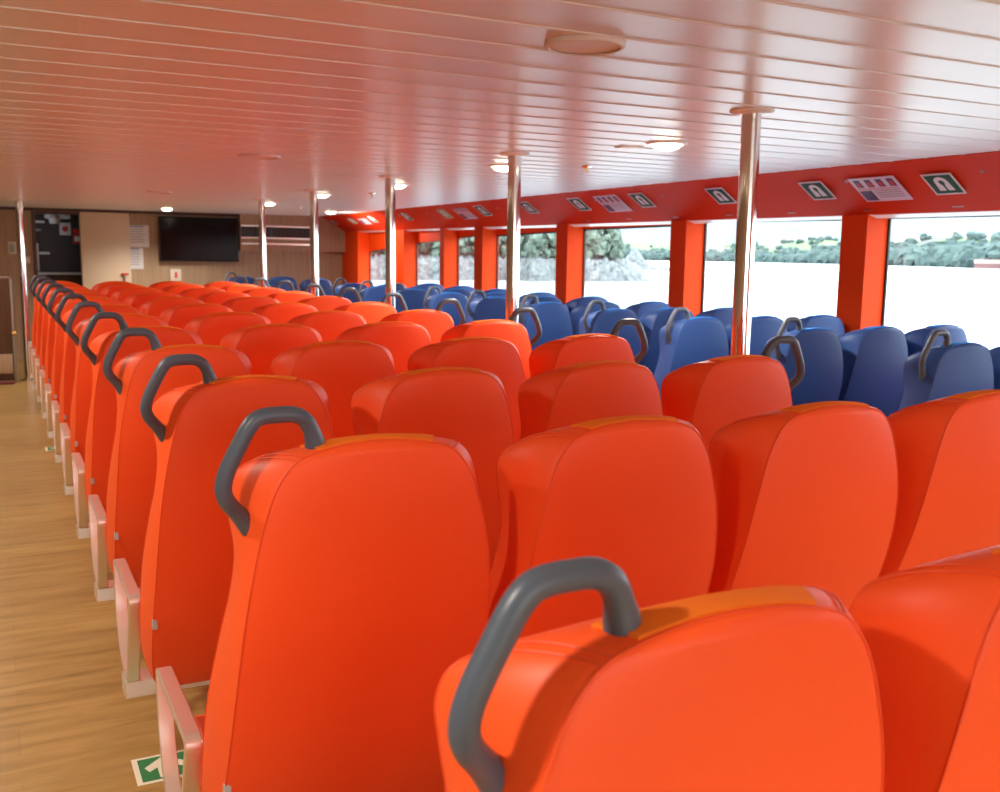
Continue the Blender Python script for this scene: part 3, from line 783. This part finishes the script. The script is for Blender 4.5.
mb = MB(); mb.prism([(-11.5, -4.6, 3.4), (-11.5, 0, 5.75), (-11.5, 4.6, 3.4), (-11.5, 0, 6.3)], (23, 0, 0)); mb.build('roof', M['roof'], t, smooth=False)
# the rocky point close by
def ish(th): return 172 + 9*noise(th*.6, 5) + (th-33)*1.0
def rock_env(th): return max(0., min(1, (35.75-th)/2.6))**.8
def rock_h(th, d):
    e = rock_env(th)
    z = e*3.5*min(1, d/3.2)**.55 + (.62*noise(th*5.1, d*.55) + .45*noise(th*13, d*1.3, 4))*min(1, d/.6)*(.25+e)
    if d > 7: z += (d-7)*.10*e
    return SEA - .35*(d < .3) + max(z, -.3)
polar_mesh(8, 35.9, 420, [0, .5, 1, 1.6, 2.2, 2.8, 3.4, 4.2, 5, 6, 7, 9, 12, 16, 22, 32], lambda th, d: pol(th, ish(th)+d, rock_h(th, d)), 'rocky_shore', M['rock'])
mb = MB()
for k in range(3200):
    th = rnd.uniform(9, 33.9); d = rnd.uniform(7.5, 26)
    lim = min(1, max(.35, (34.4-th)/1.2)); s = rnd.uniform(.35, 1.0)
    z = SEA + 4.2 + (rnd.random()**.9)*(9.5*lim)*(min(1, (d-4)/8))
    blob(mb, pol(th, ish(th)+d, z), s*rnd.uniform(.8, 1.1), s*rnd.uniform(.8, 1.3), k*1.7, 1, .9)
tag(mb.build('waterside_foliage', M['leaf'], angle=80), 'grey green trees and scrub on the rocky shore seen through the far windows', 'foliage', kind='stuff')
mb = MB(); bm = mb.bm; g = []
for i in range(91):
    th = 33.2+(38.4-33.2)*i/90; row = []
    top = (6.2*math.exp(-((th-34.7)/.55)**2) + 1.35*max(0, min(1, (38.3-th)/1.2))*(1+.5*noise(th*6)))
    for d, q in ((0, -.1), (1.5, .4), (4, .8), (8, 1), (14, .8), (22, 0)):
        row.append(bm.verts.new(pol(th, 330+d, SEA-.2+top*q + .5*noise(th*9, d*.7)*(q > 0)*min(1, top))))
    g.append(row)
for a, b in zip(g, g[1:]):
    for k in range(5): bm.faces.new((a[k], b[k], b[k+1], a[k+1]))
mb.build('rocky_headland', M['rock'], kind='structure', angle=60)

# ------------------------------------------------------------------ light
wd = bpy.data.worlds.new('sky'); SC.world = wd; wd.use_nodes = True
bg = wd.node_tree.nodes['Background']; bg.inputs['Color'].default_value = (.90, .96, 1.0, 1); bg.inputs['Strength'].default_value = 4.0
CAB = ((.0, -2.4, 170, 'added as fill behind the camera on the left'), (1.6, -2.4, 170, 'added as fill behind the camera in the middle'), (3.2, -2.4, 170, 'added as fill behind the camera on the right'), (-.7, .8, 60, 'over the left aisle, nearest'), (-.7, 2.8, 55, 'over the left aisle, second'), (-.7, 4.8, 55, 'over the left aisle, third'),  # lamps behind the camera are added as frontal fill in place of a flash
       (-.7, 6.8, 55, 'over the left aisle, fourth'), (-.7, 8.8, 55, 'over the left aisle, fifth'), (-.7, 10.8, 55, 'over the left aisle, sixth'), (-.7, 12.8, 55, 'over the left aisle, seventh'))
for (x, y, e, w_) in CAB:
    lamp(x, y, 'ceiling downlight out of the picture, ' + w_, power=e, r=.10)

# ------------------------------------------------------------------ camera
f, p, yw, rl = 987.0567, .1414, .4735, .0147
F = Vector((math.sin(yw)*math.cos(p), math.cos(yw)*math.cos(p), -math.sin(p)))
rt = Vector((math.cos(yw), -math.sin(yw), 0)); up = rt.cross(F)
R = rt*math.cos(rl) + up*math.sin(rl); U = -rt*math.sin(rl) + up*math.cos(rl)
cd = bpy.data.cameras.new('camera'); cam = bpy.data.objects.new('camera', cd); COL.objects.link(cam)
cam.matrix_world = Matrix(((R.x, U.x, -F.x, 0), (R.y, U.y, -F.y, 0), (R.z, U.z, -F.z, H), (0, 0, 0, 1)))
cd.sensor_width = 36; cd.sensor_fit = 'HORIZONTAL'; cd.lens = 36*f/1000; cd.clip_start = .05; cd.clip_end = 9000
cd.dof.use_dof = True; cd.dof.focus_distance = 2.4; cd.dof.aperture_fstop = 7
SC.camera = cam
SC.view_settings.view_transform = 'Standard'; SC.view_settings.look = 'None'; SC.view_settings.gamma = 1; SC.view_settings.use_curve_mapping = False
SC.view_settings.exposure = 0.85
SC.cycles.use_denoising = True; SC.cycles.max_bounces = 10; SC.cycles.diffuse_bounces = 5; SC.cycles.glossy_bounces = 4; SC.cycles.transparent_max_bounces = 12
SC.cycles.sample_clamp_indirect = 8
